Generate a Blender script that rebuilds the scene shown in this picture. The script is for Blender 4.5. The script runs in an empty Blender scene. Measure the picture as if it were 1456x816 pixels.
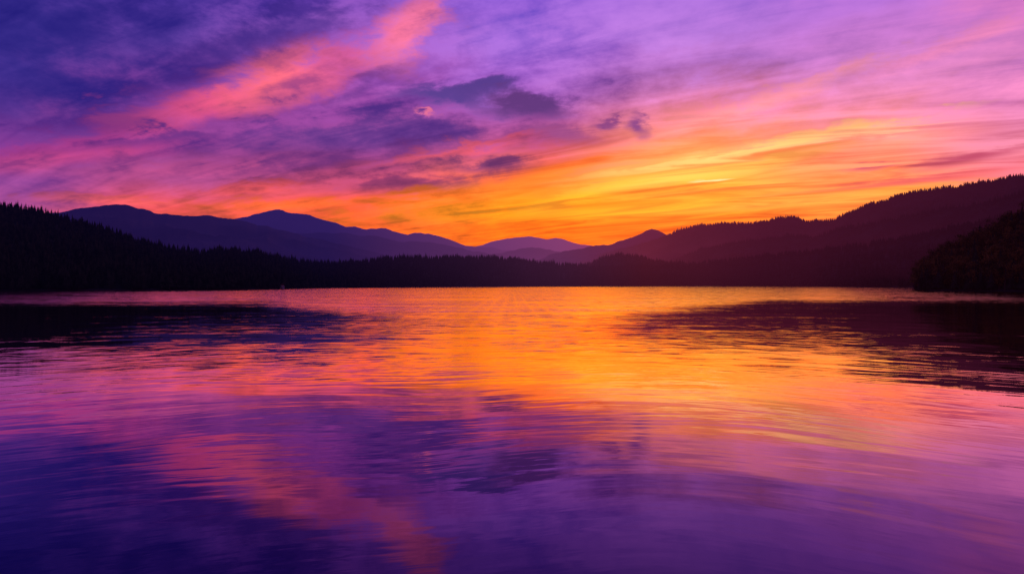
import bpy, math, random
import numpy as np
random.seed(4); rng=np.random.default_rng(7)
F=971.0; HY=405.0; CX=728.0; CAMH=4.0
scene=bpy.context.scene
scene.view_settings.view_transform='Standard'
scene.view_settings.look='None'
scene.view_settings.exposure=0
def s2l(c):
    o=[]
    for v in c:
        v=v/255.0
        o.append(v/12.92 if v<=0.04045 else ((v+0.055)/1.055)**2.4)
    return (o[0],o[1],o[2],1.0)
def az_of(x): return np.arctan((np.asarray(x,float)-CX)/F)
def T_of(x,y): return (HY-np.asarray(y,float))/F*np.cos(az_of(x))

# ------------------------------------------------------------------ noise helper
class VN:
    def __init__(s,seed): s.t=np.random.default_rng(seed).random((256,256))
    def n(s,x,y):
        xi=np.floor(x).astype(int); yi=np.floor(y).astype(int)
        fx=x-xi; fy=y-yi; fx=fx*fx*(3-2*fx); fy=fy*fy*(3-2*fy)
        g=lambda a,b: s.t[a%256,b%256]
        return (g(xi,yi)*(1-fx)*(1-fy)+g(xi+1,yi)*fx*(1-fy)+g(xi,yi+1)*(1-fx)*fy+g(xi+1,yi+1)*fx*fy)
    def fbm(s,x,y,o=4):
        r=0;a=.5;tt=0
        for i in range(o):
            r=r+a*s.n(x,y); tt+=a; x=x*2.03+11.7; y=y*2.03+5.3; a*=.5
        return r/tt

# ------------------------------------------------------------------ node helper
class NB:
    def __init__(s,nt): s.nt=nt; s.N=nt.nodes; s.L=nt.links
    def put(s,sock,v):
        if isinstance(v,bpy.types.NodeSocket): s.L.new(v,sock)
        else: sock.default_value=v
    def math(s,op,a,b=None,c=None,clamp=False):
        n=s.N.new('ShaderNodeMath'); n.operation=op; n.use_clamp=clamp
        s.put(n.inputs[0],a)
        if b is not None: s.put(n.inputs[1],b)
        if c is not None: s.put(n.inputs[2],c)
        return n.outputs[0]
    def vmath(s,op,a,b=None):
        n=s.N.new('ShaderNodeVectorMath'); n.operation=op
        s.put(n.inputs[0],a)
        if b is not None: s.put(n.inputs[1],b)
        return n.outputs['Value'] if op in('LENGTH','DOT_PRODUCT') else n.outputs[0]
    def comb(s,x,y,z=0.0):
        n=s.N.new('ShaderNodeCombineXYZ')
        s.put(n.inputs[0],x); s.put(n.inputs[1],y); s.put(n.inputs[2],z); return n.outputs[0]
    def sep(s,v):
        n=s.N.new('ShaderNodeSeparateXYZ'); s.put(n.inputs[0],v); return n.outputs
    def lin(s,v,a,b):
        """2-D linear map of vector v: (dot(v,a), dot(v,b))"""
        return s.comb(s.vmath('DOT_PRODUCT',v,a),s.vmath('DOT_PRODUCT',v,b),0.0)
    def noise(s,v,scale=1,detail=3,rough=.5,dist=0.0,dim='2D'):
        n=s.N.new('ShaderNodeTexNoise'); n.noise_dimensions=dim; s.put(n.inputs['Vector'],v)
        n.inputs['Scale'].default_value=scale; n.inputs['Detail'].default_value=detail
        n.inputs['Roughness'].default_value=rough; n.inputs['Distortion'].default_value=dist
        return n.outputs
    def mr(s,v,a,b,c=0.0,d=1.0,smooth=True):
        n=s.N.new('ShaderNodeMapRange'); n.interpolation_type='SMOOTHSTEP' if smooth else 'LINEAR'
        s.put(n.inputs[0],v)
        for i,q in enumerate((a,b,c,d)): s.put(n.inputs[i+1],q)
        return n.outputs[0]
    def mix(s,f,a,b,mode='MIX'):
        n=s.N.new('ShaderNodeMix'); n.data_type='RGBA'; n.blend_type=mode
        s.put(n.inputs[0],f); s.put(n.inputs[6],a); s.put(n.inputs[7],b); return n.outputs[2]
    def ramp(s,f,stops,interp='LINEAR'):
        n=s.N.new('ShaderNodeValToRGB'); r=n.color_ramp; r.interpolation=interp
        stops=sorted(stops,key=lambda q:q[0])
        r.elements[0].position=stops[0][0]; r.elements[0].color=stops[0][1]
        r.elements[1].position=stops[-1][0]; r.elements[1].color=stops[-1][1]
        for p,c in stops[1:-1]:
            e=r.elements.new(p); e.color=c
        s.put(n.inputs[0],f); return n.outputs[0]

# ================================================================== SKY (world)
SUN_AZ=math.radians(7.5); SUN_EL=math.radians(1.6)
w=bpy.data.worlds.new("sky"); scene.world=w; w.use_nodes=True
nt=w.node_tree; nt.nodes.clear(); B=NB(nt)
tc=B.N.new('ShaderNodeTexCoord'); d=tc.outputs['Generated']
x,y,z=B.sep(d)
az=B.math('ARCTAN2',x,y)
rr=B.math('SQRT',B.math('ADD',B.math('MULTIPLY',x,x),B.math('MULTIPLY',y,y)))
zc=B.math('MAXIMUM',z,0.0)
T=B.math('MINIMUM',B.math('DIVIDE',zc,B.math('MAXIMUM',rr,0.02)),1.2)
zd=B.math('ADD',zc,0.13)
P=B.comb(B.math('DIVIDE',x,zd),B.math('DIVIDE',y,zd),1.0)       # cloud-deck plane
r_=math.radians(27); c_,s_=math.cos(r_),math.sin(r_)
def deck(sx,sy,ox=0,oy=0): return B.lin(P,(c_*sx,-s_*sx,ox),(s_*sy,c_*sy,oy))
big=B.noise(deck(.5,1.5),1.1,2,.55,.5)
fine=B.noise(deck(.8,3.8,7,3),1.7,4,.60,.6)
puff=B.noise(deck(1.1,1.4,3,9),2.6,5,.62,.3)
ang=B.noise(B.comb(az,B.math('MULTIPLY',T,1.8),0.0),11.0,6,.64)
bn=B.math('SUBTRACT',big[0],.5); fn=B.math('SUBTRACT',fine[0],.5); pn=B.math('SUBTRACT',puff[0],.5); an=B.math('SUBTRACT',ang[0],.5)
# low veil around the afterglow: laminar streaks; elsewhere billowing deck
glow=B.math('MULTIPLY',B.mr(az,-.10,.14),B.mr(T,.17,.27,1.0,0.0))
lam=B.math('SUBTRACT',1.0,B.math('MULTIPLY',glow,.78))
anl=B.math('MULTIPLY',an,lam); pnl=B.math('MULTIPLY',pn,lam)
fng=B.math('MULTIPLY',fn,B.math('ADD',1.0,B.math('MULTIPLY',glow,.9)))
damp=B.mr(T,0.02,0.30,0.2,1.0)
wA=B.math('MULTIPLY',B.math('ADD',B.math('MULTIPLY',bn,.10),B.math('MULTIPLY',anl,.20)),damp)
wT=B.math('MULTIPLY',B.math('ADD',B.math('ADD',B.math('MULTIPLY',pnl,.08),B.math('MULTIPLY',fng,.035)),B.math('MULTIPLY',anl,.10)),damp)
A2=B.math('ADD',az,wA); T2=B.math('ADD',T,wT)
ys=[365,325,290,250,200,150,100,50,0]
cols={
 0:   [(180,80,100),(165,72,120),(155,75,148),(142,72,160),(122,56,150),(80,47,142),(62,43,142),(54,41,140),(46,38,136)],
 250: [(240,110,55),(235,98,60),(218,84,90),(166,76,142),(138,64,148),(124,58,148),(110,58,154),(84,55,154),(76,54,160)],
 500: [(250,114,38),(252,112,42),(240,94,62),(180,74,116),(136,64,146),(134,66,160),(148,80,178),(146,88,190),(132,84,194)],
 750: [(246,104,28),(254,122,25),(255,154,26),(250,118,52),(186,84,140),(142,80,174),(146,94,204),(152,104,220),(146,102,222)],
 1000:[(240,100,36),(250,118,36),(255,164,46),(255,184,72),(252,154,104),(228,134,166),(198,130,210),(176,124,224),(166,118,226)],
 1250:[(240,104,50),(248,114,54),(255,152,68),(255,146,94),(248,154,136),(230,142,178),(214,138,204),(204,132,216),(182,122,224)],
 1456:[(224,90,78),(230,96,82),(236,112,105),(224,115,132),(216,132,168),(212,132,190),(214,134,200),(214,134,202),(206,126,202)],
}
prev=None; pa=None
for cx in sorted(cols):
    st=[]
    for yy,c in zip(ys,cols[cx]): st.append((float(T_of(cx,yy))/1.2,s2l(c)))
    lc=cols[cx][-1]
    st.append((.55/1.2,s2l([lc[0]*.62,lc[1]*.70,lc[2]*.9]))); st.append((1.0,s2l((48,42,135))))
    c=B.ramp(B.math('DIVIDE',T2,1.2),st)
    a=float(az_of(cx))
    if prev is None: prev=c
    else: prev=B.mix(B.mr(A2,pa,a),prev,c)
    pa=a
col=prev
back=B.ramp(B.math('DIVIDE',T2,1.2),[(0,s2l((150,85,140))),(.15,s2l((110,70,150))),(1,s2l((50,40,120)))])
col=B.mix(B.mr(B.math('ABSOLUTE',az),.85,1.8),col,back)
# individual cloud banks (azimuth/elevation on the dome)
QV=B.comb(B.math('ADD',az,B.math('MULTIPLY',wA,.55)),B.math('ADD',T,B.math('MULTIPLY',wT,.6)),1.0)
edge=B.math('ADD',B.math('MULTIPLY',fng,1.1),B.math('ADD',B.math('MULTIPLY',pnl,2.2),B.math('MULTIPLY',anl,3.2)))
edgeA=B.math('MULTIPLY',edge,.8)
edgeB=B.math('MULTIPLY',B.math('ADD',B.math('MULTIPLY',fn,1.1),B.math('ADD',B.math('MULTIPLY',pn,2.2),B.math('MULTIPLY',an,3.2))),.26)
def blob(px,py,rx,ry,angd,c,st,soft=1.0,eg=None):
    global col
    a=float(az_of(px)); t=float(T_of(px,py)); ca=math.cos(a)
    sx=rx/F*ca*ca; sy=ry/F*ca; th=math.radians(angd); co_,si_=math.cos(th),math.sin(th)
    u=B.vmath('DOT_PRODUCT',QV,(co_/sx,si_/sx,-(a*co_+t*si_)/sx))
    v=B.vmath('DOT_PRODUCT',QV,(-si_/sy,co_/sy,-(-a*si_+t*co_)/sy))
    l=B.vmath('LENGTH',B.comb(u,v,0.0))
    l=B.math('ADD',l,edgeA if eg is None else eg)
    f=B.mr(l,1.0+.5*soft,1.0-.85*soft,0.0,st)
    col=B.mix(f,col,s2l(c))
for b in [
 (20,60,270,100,10,(44,38,134),.8),(230,40,150,44,35,(62,46,145),.7),
 (150,204,210,22,13,(184,66,142),.75),(60,228,120,12,12,(205,78,140),.6),(160,170,160,14,14,(84,44,138),.7),
 (300,146,130,26,20,(226,88,136),.85),(400,112,96,36,24,(252,116,134),.9),
 (280,92,100,24,30,(80,48,142),.8),(250,192,140,9,14,(78,44,134),.7),
 (485,88,100,32,34,(218,98,154),.8),(575,42,64,40,52,(246,126,160),.85),
 (430,36,130,22,22,(84,56,152),.7),(400,178,130,12,14,(92,50,142),.65),(500,130,70,8,28,(110,60,150),.5),
 (540,192,220,30,5,(96,56,144),.85),(250,240,250,12,6,(186,80,140),.5),(200,285,140,6,3,(228,98,92),.55),
 (640,216,110,7,10,(240,98,108),.65),(450,230,120,10,10,(126,58,132),.7),(560,258,160,15,4,(136,56,112),.8),(690,234,62,12,2,(118,58,118),.9),
 (420,290,130,10,4,(254,114,50),.8),(620,286,90,12,8,(255,124,36),.85),(350,270,90,8,6,(236,92,82),.6),
 (700,302,150,12,3,(255,154,28),.8),(850,272,130,12,14,(255,184,44),.85),(790,246,100,8,14,(254,134,46),.75),
 (1060,216,240,8,7,(255,208,128),.9),(1240,190,110,4.5,5,(255,196,145),.6),(980,248,160,11,7,(255,204,94),.9),
 (1130,285,260,10,2,(255,184,80),.8),(900,298,160,9,2,(255,178,44),.8),(1240,264,160,5,3,(240,110,82),.55),(1020,232,130,4,6,(250,134,80),.6),(1100,262,170,4,4,(250,134,70),.5),
 (1060,155,160,12,14,(250,158,160),.65),(1360,60,150,11,18,(244,146,184),.5),(1130,125,110,8,16,(248,156,176),.5),
 (1390,222,100,9,9,(172,70,108),.9),(1240,238,45,4,0,(190,86,118),.85),(1330,252,130,7,4,(204,88,108),.7),
 (720,60,90,26,0,(144,106,220),.5),
]: blob(*b)
# light / shade modulation of the cloud deck
calm=B.math('MULTIPLY',B.mr(az,-.05,.2),B.mr(T,.18,.28))          # thin even veil in the upper right
amp=B.math('SUBTRACT',1.0,B.math('MULTIPLY',calm,.40))
light=B.mix(1.0,col,(1.46,1.20,1.06,1),'MULTIPLY')
dk=B.mix(glow,(.58,.53,.80,1),(.93,.56,.62,1))
dark=B.mix(1.0,col,dk,'MULTIPLY')
m=B.math('ADD',B.math('ADD',B.math('MULTIPLY',fng,1.5),B.math('MULTIPLY',bn,.8)),B.math('ADD',B.math('MULTIPLY',pnl,1.7),B.math('MULTIPLY',anl,1.6)))
m=B.math('ADD',B.math('MULTIPLY',m,amp),B.math('ADD',.54,B.math('MULTIPLY',glow,.08)),clamp=True)
col=B.mix(m,dark,light)
for b in [
 (655,132,95,13,4,(92,62,146),1.0,.9),(748,148,70,20,-8,(98,54,126),1.0,.9),(690,121,44,10,6,(86,58,140),.9,.9),
 (868,180,20,8,0,(134,62,132),.9,.9),(916,178,18,19,30,(136,66,138),.92,.9),(800,192,46,14,-10,(150,72,138),.7,1.0),
 (620,158,18,5,0,(246,120,152),.75,1.0),(1013,256,28,3.2,3,(255,234,160),1.0,.8)]:
    blob(*b[:7],soft=b[7],eg=edgeB)
sky=B.N.new('ShaderNodeTexSky'); sky.sky_type='NISHITA'; sky.sun_disc=False
sky.sun_elevation=SUN_EL; sky.sun_rotation=SUN_AZ; sky.altitude=300
bg1=B.N.new('ShaderNodeBackground'); bg1.inputs['Strength'].default_value=1.0; B.put(bg1.inputs[0],col)
bg2=B.N.new('ShaderNodeBackground'); bg2.inputs['Strength'].default_value=0.002; B.put(bg2.inputs[0],sky.outputs[0])
ad=B.N.new('ShaderNodeAddShader'); B.L.new(bg1.outputs[0],ad.inputs[0]); B.L.new(bg2.outputs[0],ad.inputs[1])
wo=B.N.new('ShaderNodeOutputWorld'); B.L.new(ad.outputs[0],wo.inputs[0])
w.cycles.sampling_method='NONE'

# ================================================================== materials
def newmat(name):
    m=bpy.data.materials.new(name); m.use_nodes=True; m.node_tree.nodes.clear(); return m,NB(m.node_tree)
HAZE_GLOW=[(-37,(.022,.011,.125)),(-15,(.036,.015,.14)),(-4,(.15,.038,.17)),(4,(.26,.052,.18)),(11,(.38,.042,.105)),(20,(.26,.026,.085)),(38,(.13,.015,.065))]
def land_material(name,base,var,scale):
    """ground cover with evening haze painted in as emission, by distance, height and azimuth"""
    m,b=newmat(name)
    g=b.N.new('ShaderNodeNewGeometry'); pos=g.outputs['Position']
    n=b.noise(pos,scale,1,.6,dim='3D')
    c=b.mix(b.mr(n[0],.35,.65),base+(1,),var+(1,))
    p=b.N.new('ShaderNodeBsdfDiffuse'); b.put(p.inputs['Color'],c)
    X,Y,Z=b.sep(pos)
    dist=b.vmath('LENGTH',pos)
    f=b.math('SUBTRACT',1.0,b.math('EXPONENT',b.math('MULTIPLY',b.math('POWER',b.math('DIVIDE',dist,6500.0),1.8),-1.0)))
    # painted haze is stronger on low ground
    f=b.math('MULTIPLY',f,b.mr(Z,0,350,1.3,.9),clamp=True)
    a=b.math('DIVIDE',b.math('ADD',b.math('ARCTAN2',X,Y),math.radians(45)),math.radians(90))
    hc=b.ramp(a,[((q+45)/90,c2+(1,)) for q,c2 in HAZE_GLOW])
    e=b.N.new('ShaderNodeEmission'); b.put(e.inputs[0],hc)  # surface glow standing in for haze, redder towards the sun
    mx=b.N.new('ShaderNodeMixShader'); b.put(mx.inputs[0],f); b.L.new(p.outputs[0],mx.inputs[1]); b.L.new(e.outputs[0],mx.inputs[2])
    o=b.N.new('ShaderNodeOutputMaterial'); b.L.new(mx.outputs[0],o.inputs[0])
    m.cycles.emission_sampling='NONE'
    return m
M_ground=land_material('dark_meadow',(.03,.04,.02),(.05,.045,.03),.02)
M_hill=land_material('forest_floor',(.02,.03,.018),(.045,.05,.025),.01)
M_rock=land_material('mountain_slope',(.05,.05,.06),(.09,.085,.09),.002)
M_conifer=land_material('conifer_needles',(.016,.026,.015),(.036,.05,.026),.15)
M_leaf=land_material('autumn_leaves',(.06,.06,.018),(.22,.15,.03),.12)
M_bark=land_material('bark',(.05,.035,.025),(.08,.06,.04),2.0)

def simple(name,colr,rough=.7):
    m,b=newmat(name); g=b.N.new('ShaderNodeNewGeometry')
    n=b.noise(g.outputs['Position'],3,4,dim='3D')
    p=b.N.new('ShaderNodeBsdfPrincipled')
    b.put(p.inputs['Base Color'],b.mix(n[0],tuple(v*.8 for v in colr)+(1,),tuple(v*1.1 for v in colr)+(1,)))
    p.inputs['Roughness'].default_value=rough
    o=b.N.new('ShaderNodeOutputMaterial'); b.L.new(p.outputs[0],o.inputs[0]); return m
# water
M_water,b=newmat('lake_water')
g=b.N.new('ShaderNodeNewGeometry'); pos=g.outputs['Position']
X,Y,Z=b.sep(pos)
X2=b.math('MULTIPLY',X,X)
R=b.math('SQRT',b.math('ADD',b.math('MULTIPLY',Y,Y),b.math('MULTIPLY',X2,.85)))
lowf=b.noise(pos,.05,2)
R2=b.math('ADD',R,b.math('MULTIPLY',b.math('SUBTRACT',lowf[0],.5),6.0))
V=b.comb(X,R2,1.0)
def slopes(sx,sy,det,off,rot=0.0,ro=.55):
    cr,sr=math.cos(rot),math.sin(rot)
    n=b.noise(b.lin(V,(sx*cr,-sx*sr,off),(sy*sr,sy*cr,off*1.7)),1.0,det,ro,0)
    return b.vmath('SUBTRACT',n[1],(.5,.5,.5))
def vscale(v,s):
    n=b.N.new('ShaderNodeVectorMath'); n.operation='SCALE'; b.put(n.inputs[0],v); b.put(n.inputs['Scale'],s); return n.outputs[0]
small=slopes(.42,3.6,3,3.0,0,.65); mid=slopes(.13,1.15,2,13.0,.04); swell=slopes(.04,.22,1,31.0,-.05)
patch=b.noise(b.lin(pos,(.006,0,0),(0,.02,0)),1.0,3,.55)
near=b.mr(R,10,45,0.0,1.0)
# wind ruffled water towards the far shore, calm in the lee of the wooded hills
side=b.math('MINIMUM',b.math('DIVIDE',b.math('MULTIPLY',X2,7.0),b.math('ADD',b.math('MULTIPLY',Y,Y),1.0)),1.0)
Rw=b.math('ADD',R,b.math('MULTIPLY',b.math('SUBTRACT',patch[0],.5),80.0))
Rw=b.math('SUBTRACT',Rw,b.math('MULTIPLY',side,100.0))
rough=b.mr(Rw,25,110,0.0,1.0)
gust=b.mr(b.noise(b.lin(pos,(.03,0,5),(0,.14,2)),1.0,2,.5)[0],.35,.65,.5,1.5)
a_small=b.math('MULTIPLY',b.math('ADD',b.math('ADD',.042,b.math('MULTIPLY',near,.055)),b.math('MULTIPLY',rough,.13)),gust)
a_mid=b.math('ADD',b.math('ADD',.034,b.math('MULTIPLY',near,.006)),b.math('MULTIPLY',rough,.03))
sv=b.vmath('ADD',b.vmath('ADD',vscale(small,a_small),vscale(mid,a_mid)),vscale(swell,.02))
sx,sy,sz=b.sep(sv)
# wind-blown wavelets present their steeper faces to the near shore
sy=b.math('SUBTRACT',sy,b.math('MULTIPLY',rough,.042))
nrm=b.vmath('NORMALIZE',b.comb(b.math('MULTIPLY',sx,.45),sy,1.0))
fr=b.N.new('ShaderNodeFresnel'); fr.inputs['IOR'].default_value=1.33; b.put(fr.inputs['Normal'],nrm)
gl=b.N.new('ShaderNodeBsdfGlossy'); gl.inputs['Roughness'].default_value=.012; b.put(gl.inputs['Normal'],nrm)
b.put(gl.inputs['Color'],b.mix(b.mr(fr.outputs[0],.12,.5,0,1,smooth=False),(.78,.46,.98,1),(1,.87,.84,1)))
df=b.N.new('ShaderNodeBsdfDiffuse'); b.put(df.inputs[0],(.004,.005,.05,1))
fac=b.mr(fr.outputs[0],.07,.46,.05,1.0,smooth=False)
mx=b.N.new('ShaderNodeMixShader'); b.put(mx.inputs[0],fac); b.L.new(df.outputs[0],mx.inputs[1]); b.L.new(gl.outputs[0],mx.inputs[2])
o=b.N.new('ShaderNodeOutputMaterial'); b.L.new(mx.outputs[0],o.inputs[0])

# ================================================================== geometry
def mesh_obj(name,verts,faces,mats,smooth=False,link=True):
    me=bpy.data.meshes.new(name); me.from_pydata([tuple(map(float,v)) for v in verts],[],faces); 
    for m in mats: me.materials.append(m)
    if smooth: me.polygons.foreach_set('use_smooth',[True]*len(me.polygons))
    me.update(); ob=bpy.data.objects.new(name,me)
    if link: scene.collection.objects.link(ob)
    return ob
# shore distance by azimuth
shx=np.array([-400,0,200,330,390,450,600,750,1000,1150,1250,1298,1312,1456,1900])
shy=np.array([413.8,413.5,413,412,411,409.6,408.4,407.3,407.1,407.4,408.6,409.4,413.2,414.5,415])
def S_of(az):
    az=np.asarray(az,float)
    xx=CX+F*np.tan(np.clip(az,-.9,.9)); yy=np.interp(xx,shx,shy)
    s=CAMH*F/(yy-HY)/np.cos(np.clip(az,-.9,.9))
    bk=np.clip((np.abs(az)-1.3)/.7,0,1); bk=bk*bk*(3-2*bk)
    return s*(1-bk)+7*bk
vn=VN(3)
# ground sheet (lake bed, banks and plain out to the horizon)
NA=720; azs=np.linspace(-math.pi,math.pi,NA,endpoint=False)
S=S_of(azs)*(1+.015*(vn.fbm(azs*40+50,azs*0)-.5)*(np.abs(azs)<1))
offs=[(0,-4.),(0.5,-4.),('s',-12,-1.5),('s',0,0.0),('s',7,1.0),('s',50,2.2),('s',300,3.0),('a',9000,3.0),('a',40000,3.0)]
verts=[(0,0,-4)]; faces=[]
rings=[]
for o_ in offs[1:]:
    if o_[0]=='s': r=np.maximum(S+np.array(o_[1]),S*.6); zz=o_[2]
    elif o_[0]=='a': r=np.full(NA,float(o_[1])); zz=o_[2]
    else: r=S*o_[0]; zz=o_[1]
    rings.append(len(verts))
    for a,q in zip(azs,r): verts.append((q*math.sin(a),q*math.cos(a),zz))
for i in range(NA): faces.append((0,rings[0]+(i+1)%NA,rings[0]+i))
for k in range(len(rings)-1):
    for i in range(NA):
        j=(i+1)%NA; faces.append((rings[k]+i,rings[k]+j,rings[k+1]+j,rings[k+1]+i))
mesh_obj('ground',verts,faces,[M_ground],True)
# water sheet
mesh_obj('lake_water',[(-2600,-60,0),(2600,-60,0),(2600,2600,0),(-2600,2600,0)],[(0,1,2,3)],[M_water])

class Ridge:
    def __init__(s,name,pts,D,front,back,mat,drop=0,seed=1,rough=.25,jag=1.0,n=500,m=36,power=1.0):
        s.px=np.array([p[0] for p in pts],float); s.py=np.array([p[1] for p in pts],float)
        s.D=D; s.front=front; s.backw=back; s.drop=drop; s.v=VN(seed); s.rough=rough; s.jag=jag; s.power=power
        s.a0=float(az_of(s.px[0])); s.a1=float(az_of(s.px[-1]))
        A=np.linspace(s.a0,s.a1,n); t=np.concatenate([np.linspace(-1,0,m),np.linspace(0,1,m//3)[1:]])
        AA,TT=np.meshgrid(A,t); X,Y,Z=s.pos(AA,TT); nn=len(t)
        vs=np.stack([X.ravel(),Y.ravel(),Z.ravel()],1)
        fs=[(j*n+i,j*n+i+1,(j+1)*n+i+1,(j+1)*n+i) for j in range(nn-1) for i in range(n-1)]
        s.ob=mesh_obj(name,vs,fs,[mat],True)
    def pos(s,A,t):
        xx=CX+F*np.tan(A); yy=np.interp(xx,s.px,s.py)
        yy=yy+s.jag*(s.v.fbm(xx/14.,xx*0+3,4)-.5)*5
        D=s.D(A) if callable(s.D) else s.D+0*A
        H=D*(HY-yy)/F*np.cos(A)+CAMH-s.drop
        H=np.maximum(H,0.5)
        fr=s.front(A,D) if callable(s.front) else s.front+0*A
        r=np.where(t<0,D+t*fr,D+t*s.backw)
        u=1-np.abs(t)
        prof=np.where(t<0,u**s.power,u**.8)
        X=r*np.sin(A); Y=r*np.cos(A)
        L=max(60.,np.mean(D)*.09)
        nz=1-np.abs(2*s.v.fbm(X/L+90,Y/L+90,5)-1)     # ridged spurs
        prof=prof*(1-s.rough*(1-nz)*2.2*np.clip(np.abs(t)*4,0,1))
        return X,Y,H*prof-2.0*(1-u)+0.5
pts_far=[(560,372),(640,356),(678,350),(700,344),(715,341),(735,337.5),(752,336),(764,338),(777,340),(790,338.5),(800,340),(812,344),(825,348),(860,352),(930,362),(990,375)]
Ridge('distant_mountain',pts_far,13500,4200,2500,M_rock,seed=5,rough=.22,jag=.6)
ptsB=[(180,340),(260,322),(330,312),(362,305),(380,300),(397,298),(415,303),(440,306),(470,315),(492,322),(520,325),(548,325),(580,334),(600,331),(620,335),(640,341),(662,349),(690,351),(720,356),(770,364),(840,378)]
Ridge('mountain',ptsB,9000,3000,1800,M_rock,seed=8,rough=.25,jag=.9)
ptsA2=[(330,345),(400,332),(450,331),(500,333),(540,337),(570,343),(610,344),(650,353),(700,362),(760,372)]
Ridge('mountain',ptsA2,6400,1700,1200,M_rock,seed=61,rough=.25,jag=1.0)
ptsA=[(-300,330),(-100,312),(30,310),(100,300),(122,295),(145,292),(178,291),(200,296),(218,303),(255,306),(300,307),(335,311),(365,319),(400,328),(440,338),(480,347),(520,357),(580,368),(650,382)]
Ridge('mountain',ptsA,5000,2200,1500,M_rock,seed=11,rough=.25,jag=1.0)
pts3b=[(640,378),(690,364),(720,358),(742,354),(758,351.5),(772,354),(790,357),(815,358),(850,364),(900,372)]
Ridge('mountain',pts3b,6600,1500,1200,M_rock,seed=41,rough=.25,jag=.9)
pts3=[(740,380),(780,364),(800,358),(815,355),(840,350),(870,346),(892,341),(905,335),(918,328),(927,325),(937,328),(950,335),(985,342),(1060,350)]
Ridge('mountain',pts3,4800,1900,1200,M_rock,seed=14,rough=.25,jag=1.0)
pts4=[(770,385),(820,372),(870,357),(905,349),(935,338),(960,328),(985,320),(1030,316),(1060,318),(1085,313),(1105,308),(1128,308),(1150,314),(1180,312),(1205,301),(1240,288),(1290,273),(1340,266),(1400,256),(1456,246),(1600,226),(1900,215)]
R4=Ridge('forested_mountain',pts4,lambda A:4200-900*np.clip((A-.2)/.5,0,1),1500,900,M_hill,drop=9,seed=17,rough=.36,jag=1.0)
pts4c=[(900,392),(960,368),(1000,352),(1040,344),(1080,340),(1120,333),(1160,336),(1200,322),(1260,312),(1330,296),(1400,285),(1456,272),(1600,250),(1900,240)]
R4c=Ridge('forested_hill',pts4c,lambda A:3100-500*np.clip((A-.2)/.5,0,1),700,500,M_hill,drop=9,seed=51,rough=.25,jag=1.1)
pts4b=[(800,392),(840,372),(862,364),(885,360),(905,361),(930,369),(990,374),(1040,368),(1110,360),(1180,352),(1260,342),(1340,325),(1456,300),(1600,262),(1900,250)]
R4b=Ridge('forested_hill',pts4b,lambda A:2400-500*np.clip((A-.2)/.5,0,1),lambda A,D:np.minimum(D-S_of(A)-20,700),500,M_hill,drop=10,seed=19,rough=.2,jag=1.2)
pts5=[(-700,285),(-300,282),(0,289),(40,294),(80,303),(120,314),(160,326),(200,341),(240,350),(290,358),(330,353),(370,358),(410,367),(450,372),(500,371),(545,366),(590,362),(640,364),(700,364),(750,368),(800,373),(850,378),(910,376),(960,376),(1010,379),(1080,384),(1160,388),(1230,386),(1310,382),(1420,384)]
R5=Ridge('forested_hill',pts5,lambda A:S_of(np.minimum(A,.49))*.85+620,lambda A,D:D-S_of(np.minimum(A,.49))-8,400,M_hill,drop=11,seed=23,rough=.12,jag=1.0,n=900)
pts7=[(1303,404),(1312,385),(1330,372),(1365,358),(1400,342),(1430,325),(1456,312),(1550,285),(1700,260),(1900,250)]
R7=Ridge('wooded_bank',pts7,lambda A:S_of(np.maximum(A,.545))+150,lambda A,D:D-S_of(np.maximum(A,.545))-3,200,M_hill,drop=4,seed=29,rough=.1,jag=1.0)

# ---------------------------------------------------------------- tree templates (unit height 1)
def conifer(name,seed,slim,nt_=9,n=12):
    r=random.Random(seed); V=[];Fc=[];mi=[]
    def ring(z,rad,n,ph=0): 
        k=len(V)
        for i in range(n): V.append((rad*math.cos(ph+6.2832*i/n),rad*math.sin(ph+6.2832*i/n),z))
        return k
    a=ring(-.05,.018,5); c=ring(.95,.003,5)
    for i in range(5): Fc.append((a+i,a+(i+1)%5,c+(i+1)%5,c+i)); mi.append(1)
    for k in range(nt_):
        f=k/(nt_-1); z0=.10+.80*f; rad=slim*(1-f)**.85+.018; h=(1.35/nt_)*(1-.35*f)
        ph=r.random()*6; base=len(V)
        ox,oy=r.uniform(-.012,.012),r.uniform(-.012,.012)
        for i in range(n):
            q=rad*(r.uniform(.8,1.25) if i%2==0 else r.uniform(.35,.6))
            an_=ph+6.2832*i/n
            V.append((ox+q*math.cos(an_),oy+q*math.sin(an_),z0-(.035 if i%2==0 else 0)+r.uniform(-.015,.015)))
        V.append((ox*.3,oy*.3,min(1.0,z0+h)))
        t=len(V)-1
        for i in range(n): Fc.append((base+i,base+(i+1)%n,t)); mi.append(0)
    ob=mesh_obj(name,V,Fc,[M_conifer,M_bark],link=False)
    ob.data.polygons.foreach_set('material_index',mi); return ob
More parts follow.
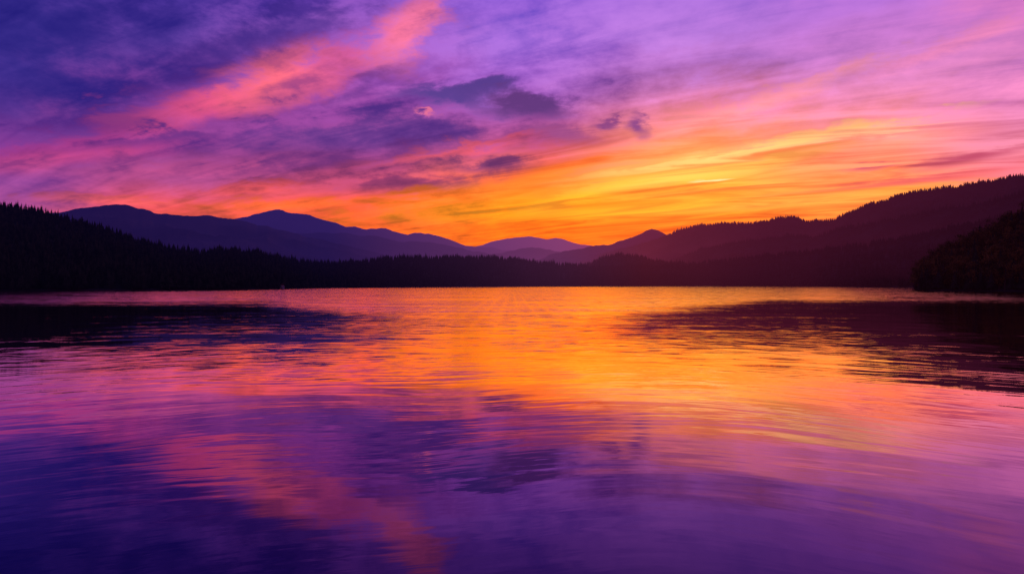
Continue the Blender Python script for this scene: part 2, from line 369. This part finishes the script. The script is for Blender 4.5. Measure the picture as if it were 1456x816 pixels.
def broadleaf(name,seed):
    r=random.Random(seed); V=[];Fc=[];mi=[]
    def limb(p0,p1,r0,r1,n=5):
        k=len(V)
        for p,rad in((p0,r0),(p1,r1)):
            for i in range(n): V.append((p[0]+rad*math.cos(6.2832*i/n),p[1]+rad*math.sin(6.2832*i/n),p[2]))
        for i in range(n): Fc.append((k+i,k+(i+1)%n,k+n+(i+1)%n,k+n+i)); mi.append(1)
    limb((0,0,-.05),(0.01,0,.45),.028,.016); limb((.01,0,.45),(0,.02,.9),.016,.004)
    cl=[]
    for i in range(11):
        a=r.random()*6.28; zz=r.uniform(.35,.9); q=r.uniform(.1,.3)*math.sin(min(1,(1.05-zz)/.5)*1.57)
        p=(q*math.cos(a),q*math.sin(a),zz); limb((0,0,zz-.15),p,.01,.003,3); cl.append((p,r.uniform(.08,.15)))
    for p,cr in cl:
        for j in range(34):
            v=[r.gauss(0,1) for _ in range(3)]; l=math.sqrt(sum(q*q for q in v)); rad=cr*r.uniform(.5,1.1)
            c=[p[i]+v[i]/l*rad*(1,1,.8)[i] for i in range(3)]
            s=r.uniform(.015,.035); k=len(V)
            for _ in range(4): V.append(tuple(c[i]+r.uniform(-s,s) for i in range(3)))
            Fc.append((k,k+1,k+2)); Fc.append((k,k+2,k+3)); mi+= [0,0]
    ob=mesh_obj(name,V,Fc,[M_leaf,M_bark],link=False)
    ob.data.polygons.foreach_set('material_index',mi); return ob
def coll(name,obs):
    c=bpy.data.collections.new(name)
    for o_ in obs: c.objects.link(o_)
    return c
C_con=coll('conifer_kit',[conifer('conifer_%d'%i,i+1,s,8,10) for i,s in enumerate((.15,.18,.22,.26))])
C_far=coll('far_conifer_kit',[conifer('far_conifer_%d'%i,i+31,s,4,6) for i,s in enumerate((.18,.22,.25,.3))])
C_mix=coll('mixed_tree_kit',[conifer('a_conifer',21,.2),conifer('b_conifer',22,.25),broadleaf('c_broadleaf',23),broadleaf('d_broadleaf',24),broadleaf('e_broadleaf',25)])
def scatter(name,P3,hts,kinds,collection):
    n=len(P3)
    me=bpy.data.meshes.new(name); me.vertices.add(n); me.vertices.foreach_set('co',np.asarray(P3,dtype=np.float32).ravel())
    at=me.attributes.new('sc','FLOAT_VECTOR','POINT'); w_=hts*rng.uniform(.85,1.2,n)
    at.data.foreach_set('vector',np.stack([w_,w_,hts],1).astype(np.float32).ravel())
    at=me.attributes.new('rot','FLOAT_VECTOR','POINT')
    at.data.foreach_set('vector',np.stack([rng.normal(0,.025,n),rng.normal(0,.025,n),rng.uniform(0,6.28,n)],1).astype(np.float32).ravel())
    at=me.attributes.new('kind','INT','POINT'); at.data.foreach_set('value',kinds.astype(np.int32))
    ob=bpy.data.objects.new(name,me); scene.collection.objects.link(ob)
    ng=bpy.data.node_groups.new(name+'_gn','GeometryNodeTree')
    ng.interface.new_socket('Geometry',in_out='INPUT',socket_type='NodeSocketGeometry')
    ng.interface.new_socket('Geometry',in_out='OUTPUT',socket_type='NodeSocketGeometry')
    N=ng.nodes; L=ng.links
    gi=N.new('NodeGroupInput'); go=N.new('NodeGroupOutput'); ip=N.new('GeometryNodeInstanceOnPoints')
    ci=N.new('GeometryNodeCollectionInfo'); ci.inputs['Collection'].default_value=collection
    ci.inputs['Separate Children'].default_value=True; ci.inputs['Reset Children'].default_value=True
    def na(nm,ty):
        q=N.new('GeometryNodeInputNamedAttribute'); q.data_type=ty; q.inputs['Name'].default_value=nm
        return [s for s in q.outputs if s.enabled and s.name=='Attribute'][0]
    L.new(gi.outputs[0],ip.inputs['Points']); L.new(ci.outputs[0],ip.inputs['Instance'])
    ip.inputs['Pick Instance'].default_value=True
    L.new(na('kind','INT'),ip.inputs['Instance Index']); L.new(na('rot','FLOAT_VECTOR'),ip.inputs['Rotation']); L.new(na('sc','FLOAT_VECTOR'),ip.inputs['Scale'])
    rz=N.new('GeometryNodeRealizeInstances'); L.new(ip.outputs[0],rz.inputs[0])
    L.new(rz.outputs[0],go.inputs[0])
    md=ob.modifiers.new('scatter','NODES'); md.node_group=ng
    return ob
def on_ridge(R,n,t0,t1,a0=None,a1=None,crest=0):
    a=rng.uniform(R.a0 if a0 is None else a0,R.a1 if a1 is None else a1,n+crest)
    t=np.concatenate([rng.uniform(t0,t1,n),rng.uniform(-.04,.03,crest)])
    X,Y,Z=R.pos(a,t); return np.stack([X,Y,Z-.3],1)
def heights(n,mu,sd): return np.clip(rng.normal(mu,sd,n),mu*.5,mu*1.6)
p=on_ridge(R5,13000,-.99,.05,a0=-.8,crest=2500); scatter('forest',p,heights(len(p),12.5,3.0),rng.integers(0,4,len(p)),C_con)
p=on_ridge(R4b,6000,-.99,.05,a1=.8,crest=1200); scatter('forest',p,heights(len(p),14,3),rng.integers(0,4,len(p)),C_far)
p=on_ridge(R4c,6000,-.8,.05,a1=.8,crest=1200); scatter('forest',p,heights(len(p),14,3),rng.integers(0,4,len(p)),C_far)
p=on_ridge(R4,7000,-.4,.03,a0=.1,a1=.8,crest=2500); scatter('forest',p,heights(len(p),15,3),rng.integers(0,4,len(p)),C_far)
p=on_ridge(R7,1300,-.98,.3,a1=.8,crest=120); scatter('mixed_woodland',p,heights(len(p),14,3),rng.choice(5,len(p),p=[.2,.15,.25,.2,.2]),C_mix)
# shoreline belt
n=4600; a=rng.uniform(-.8,.75,n); r=S_of(a)+4+rng.exponential(28,n)
keep=(vn.fbm(a*60+9,a*0)>.33); a=a[keep]; r=r[keep]
p=np.stack([r*np.sin(a),r*np.cos(a),1.0+0*a],1)
scatter('shoreline_trees',p,heights(len(p),10.5,3.2),rng.choice(5,len(p),p=[.5,.5,0,0,0]),C_mix)

# ---------------------------------------------------------------- lakeside cottage
M_wall=simple('white_render',(.6,.58,.56)); M_roof=simple('roof_tiles',(.12,.06,.05)); M_dark=simple('window_glass',(.03,.03,.04),.1); M_wood=simple('door_wood',(.15,.08,.04))
def box(name,c,s,mat,par):
    v=[(c[0]+i*s[0]/2,c[1]+j*s[1]/2,c[2]+k*s[2]/2) for i in(-1,1) for j in(-1,1) for k in(-1,1)]
    o_=mesh_obj(name,v,[(0,1,3,2),(4,6,7,5),(0,4,5,1),(2,3,7,6),(0,2,6,4),(1,5,7,3)],[mat]); o_.parent=par; return o_
def cottage(px,wd):
    a=float(az_of(px)); r=float(S_of(a))+2.5
    e=bpy.data.objects.new('cottage',None); scene.collection.objects.link(e)
    e.location=(r*math.sin(a),r*math.cos(a),.3); e.rotation_euler=(0,0,-a)
    box('walls',(0,0,1.5),(wd,4,3),M_wall,e)
    h=wd/2+.4
    v=[(-h,-2.4,2.9),(h,-2.4,2.9),(0,-2.4,4.9),(-h,2.4,2.9),(h,2.4,2.9),(0,2.4,4.9)]
    q=mesh_obj('roof',v,[(0,1,2),(3,5,4),(0,2,5,3),(1,4,5,2),(0,3,4,1)],[M_roof]); q.parent=e
    box('door',(0,-2.03,1.1),(.9,.06,2.0),M_wood,e)
    for i,s in enumerate((-1,1)): box('window_%d'%i,(s*wd*.3,-2.03,1.6),(.9,.06,1.0),M_dark,e)
    box('chimney',(wd*.25,.6,4.6),(.5,.5,1.6),M_roof,e)
cottage(401,4.2)

# ================================================================== sun + camera
sl=bpy.data.lights.new('sun','SUN'); sl.energy=.8; sl.angle=math.radians(.5); sl.color=(1,.55,.28)
so=bpy.data.objects.new('sun',sl); scene.collection.objects.link(so)
so.rotation_euler=(-(math.radians(90)-SUN_EL),0,-SUN_AZ)
cd=bpy.data.cameras.new('camera'); cd.lens=F/1456*36; cd.sensor_width=36; cd.clip_start=.1; cd.clip_end=100000
co=bpy.data.objects.new('camera',cd); scene.collection.objects.link(co); scene.camera=co
co.location=(0,0,CAMH); co.rotation_euler=(math.radians(90)-math.atan(3/F),0,0)
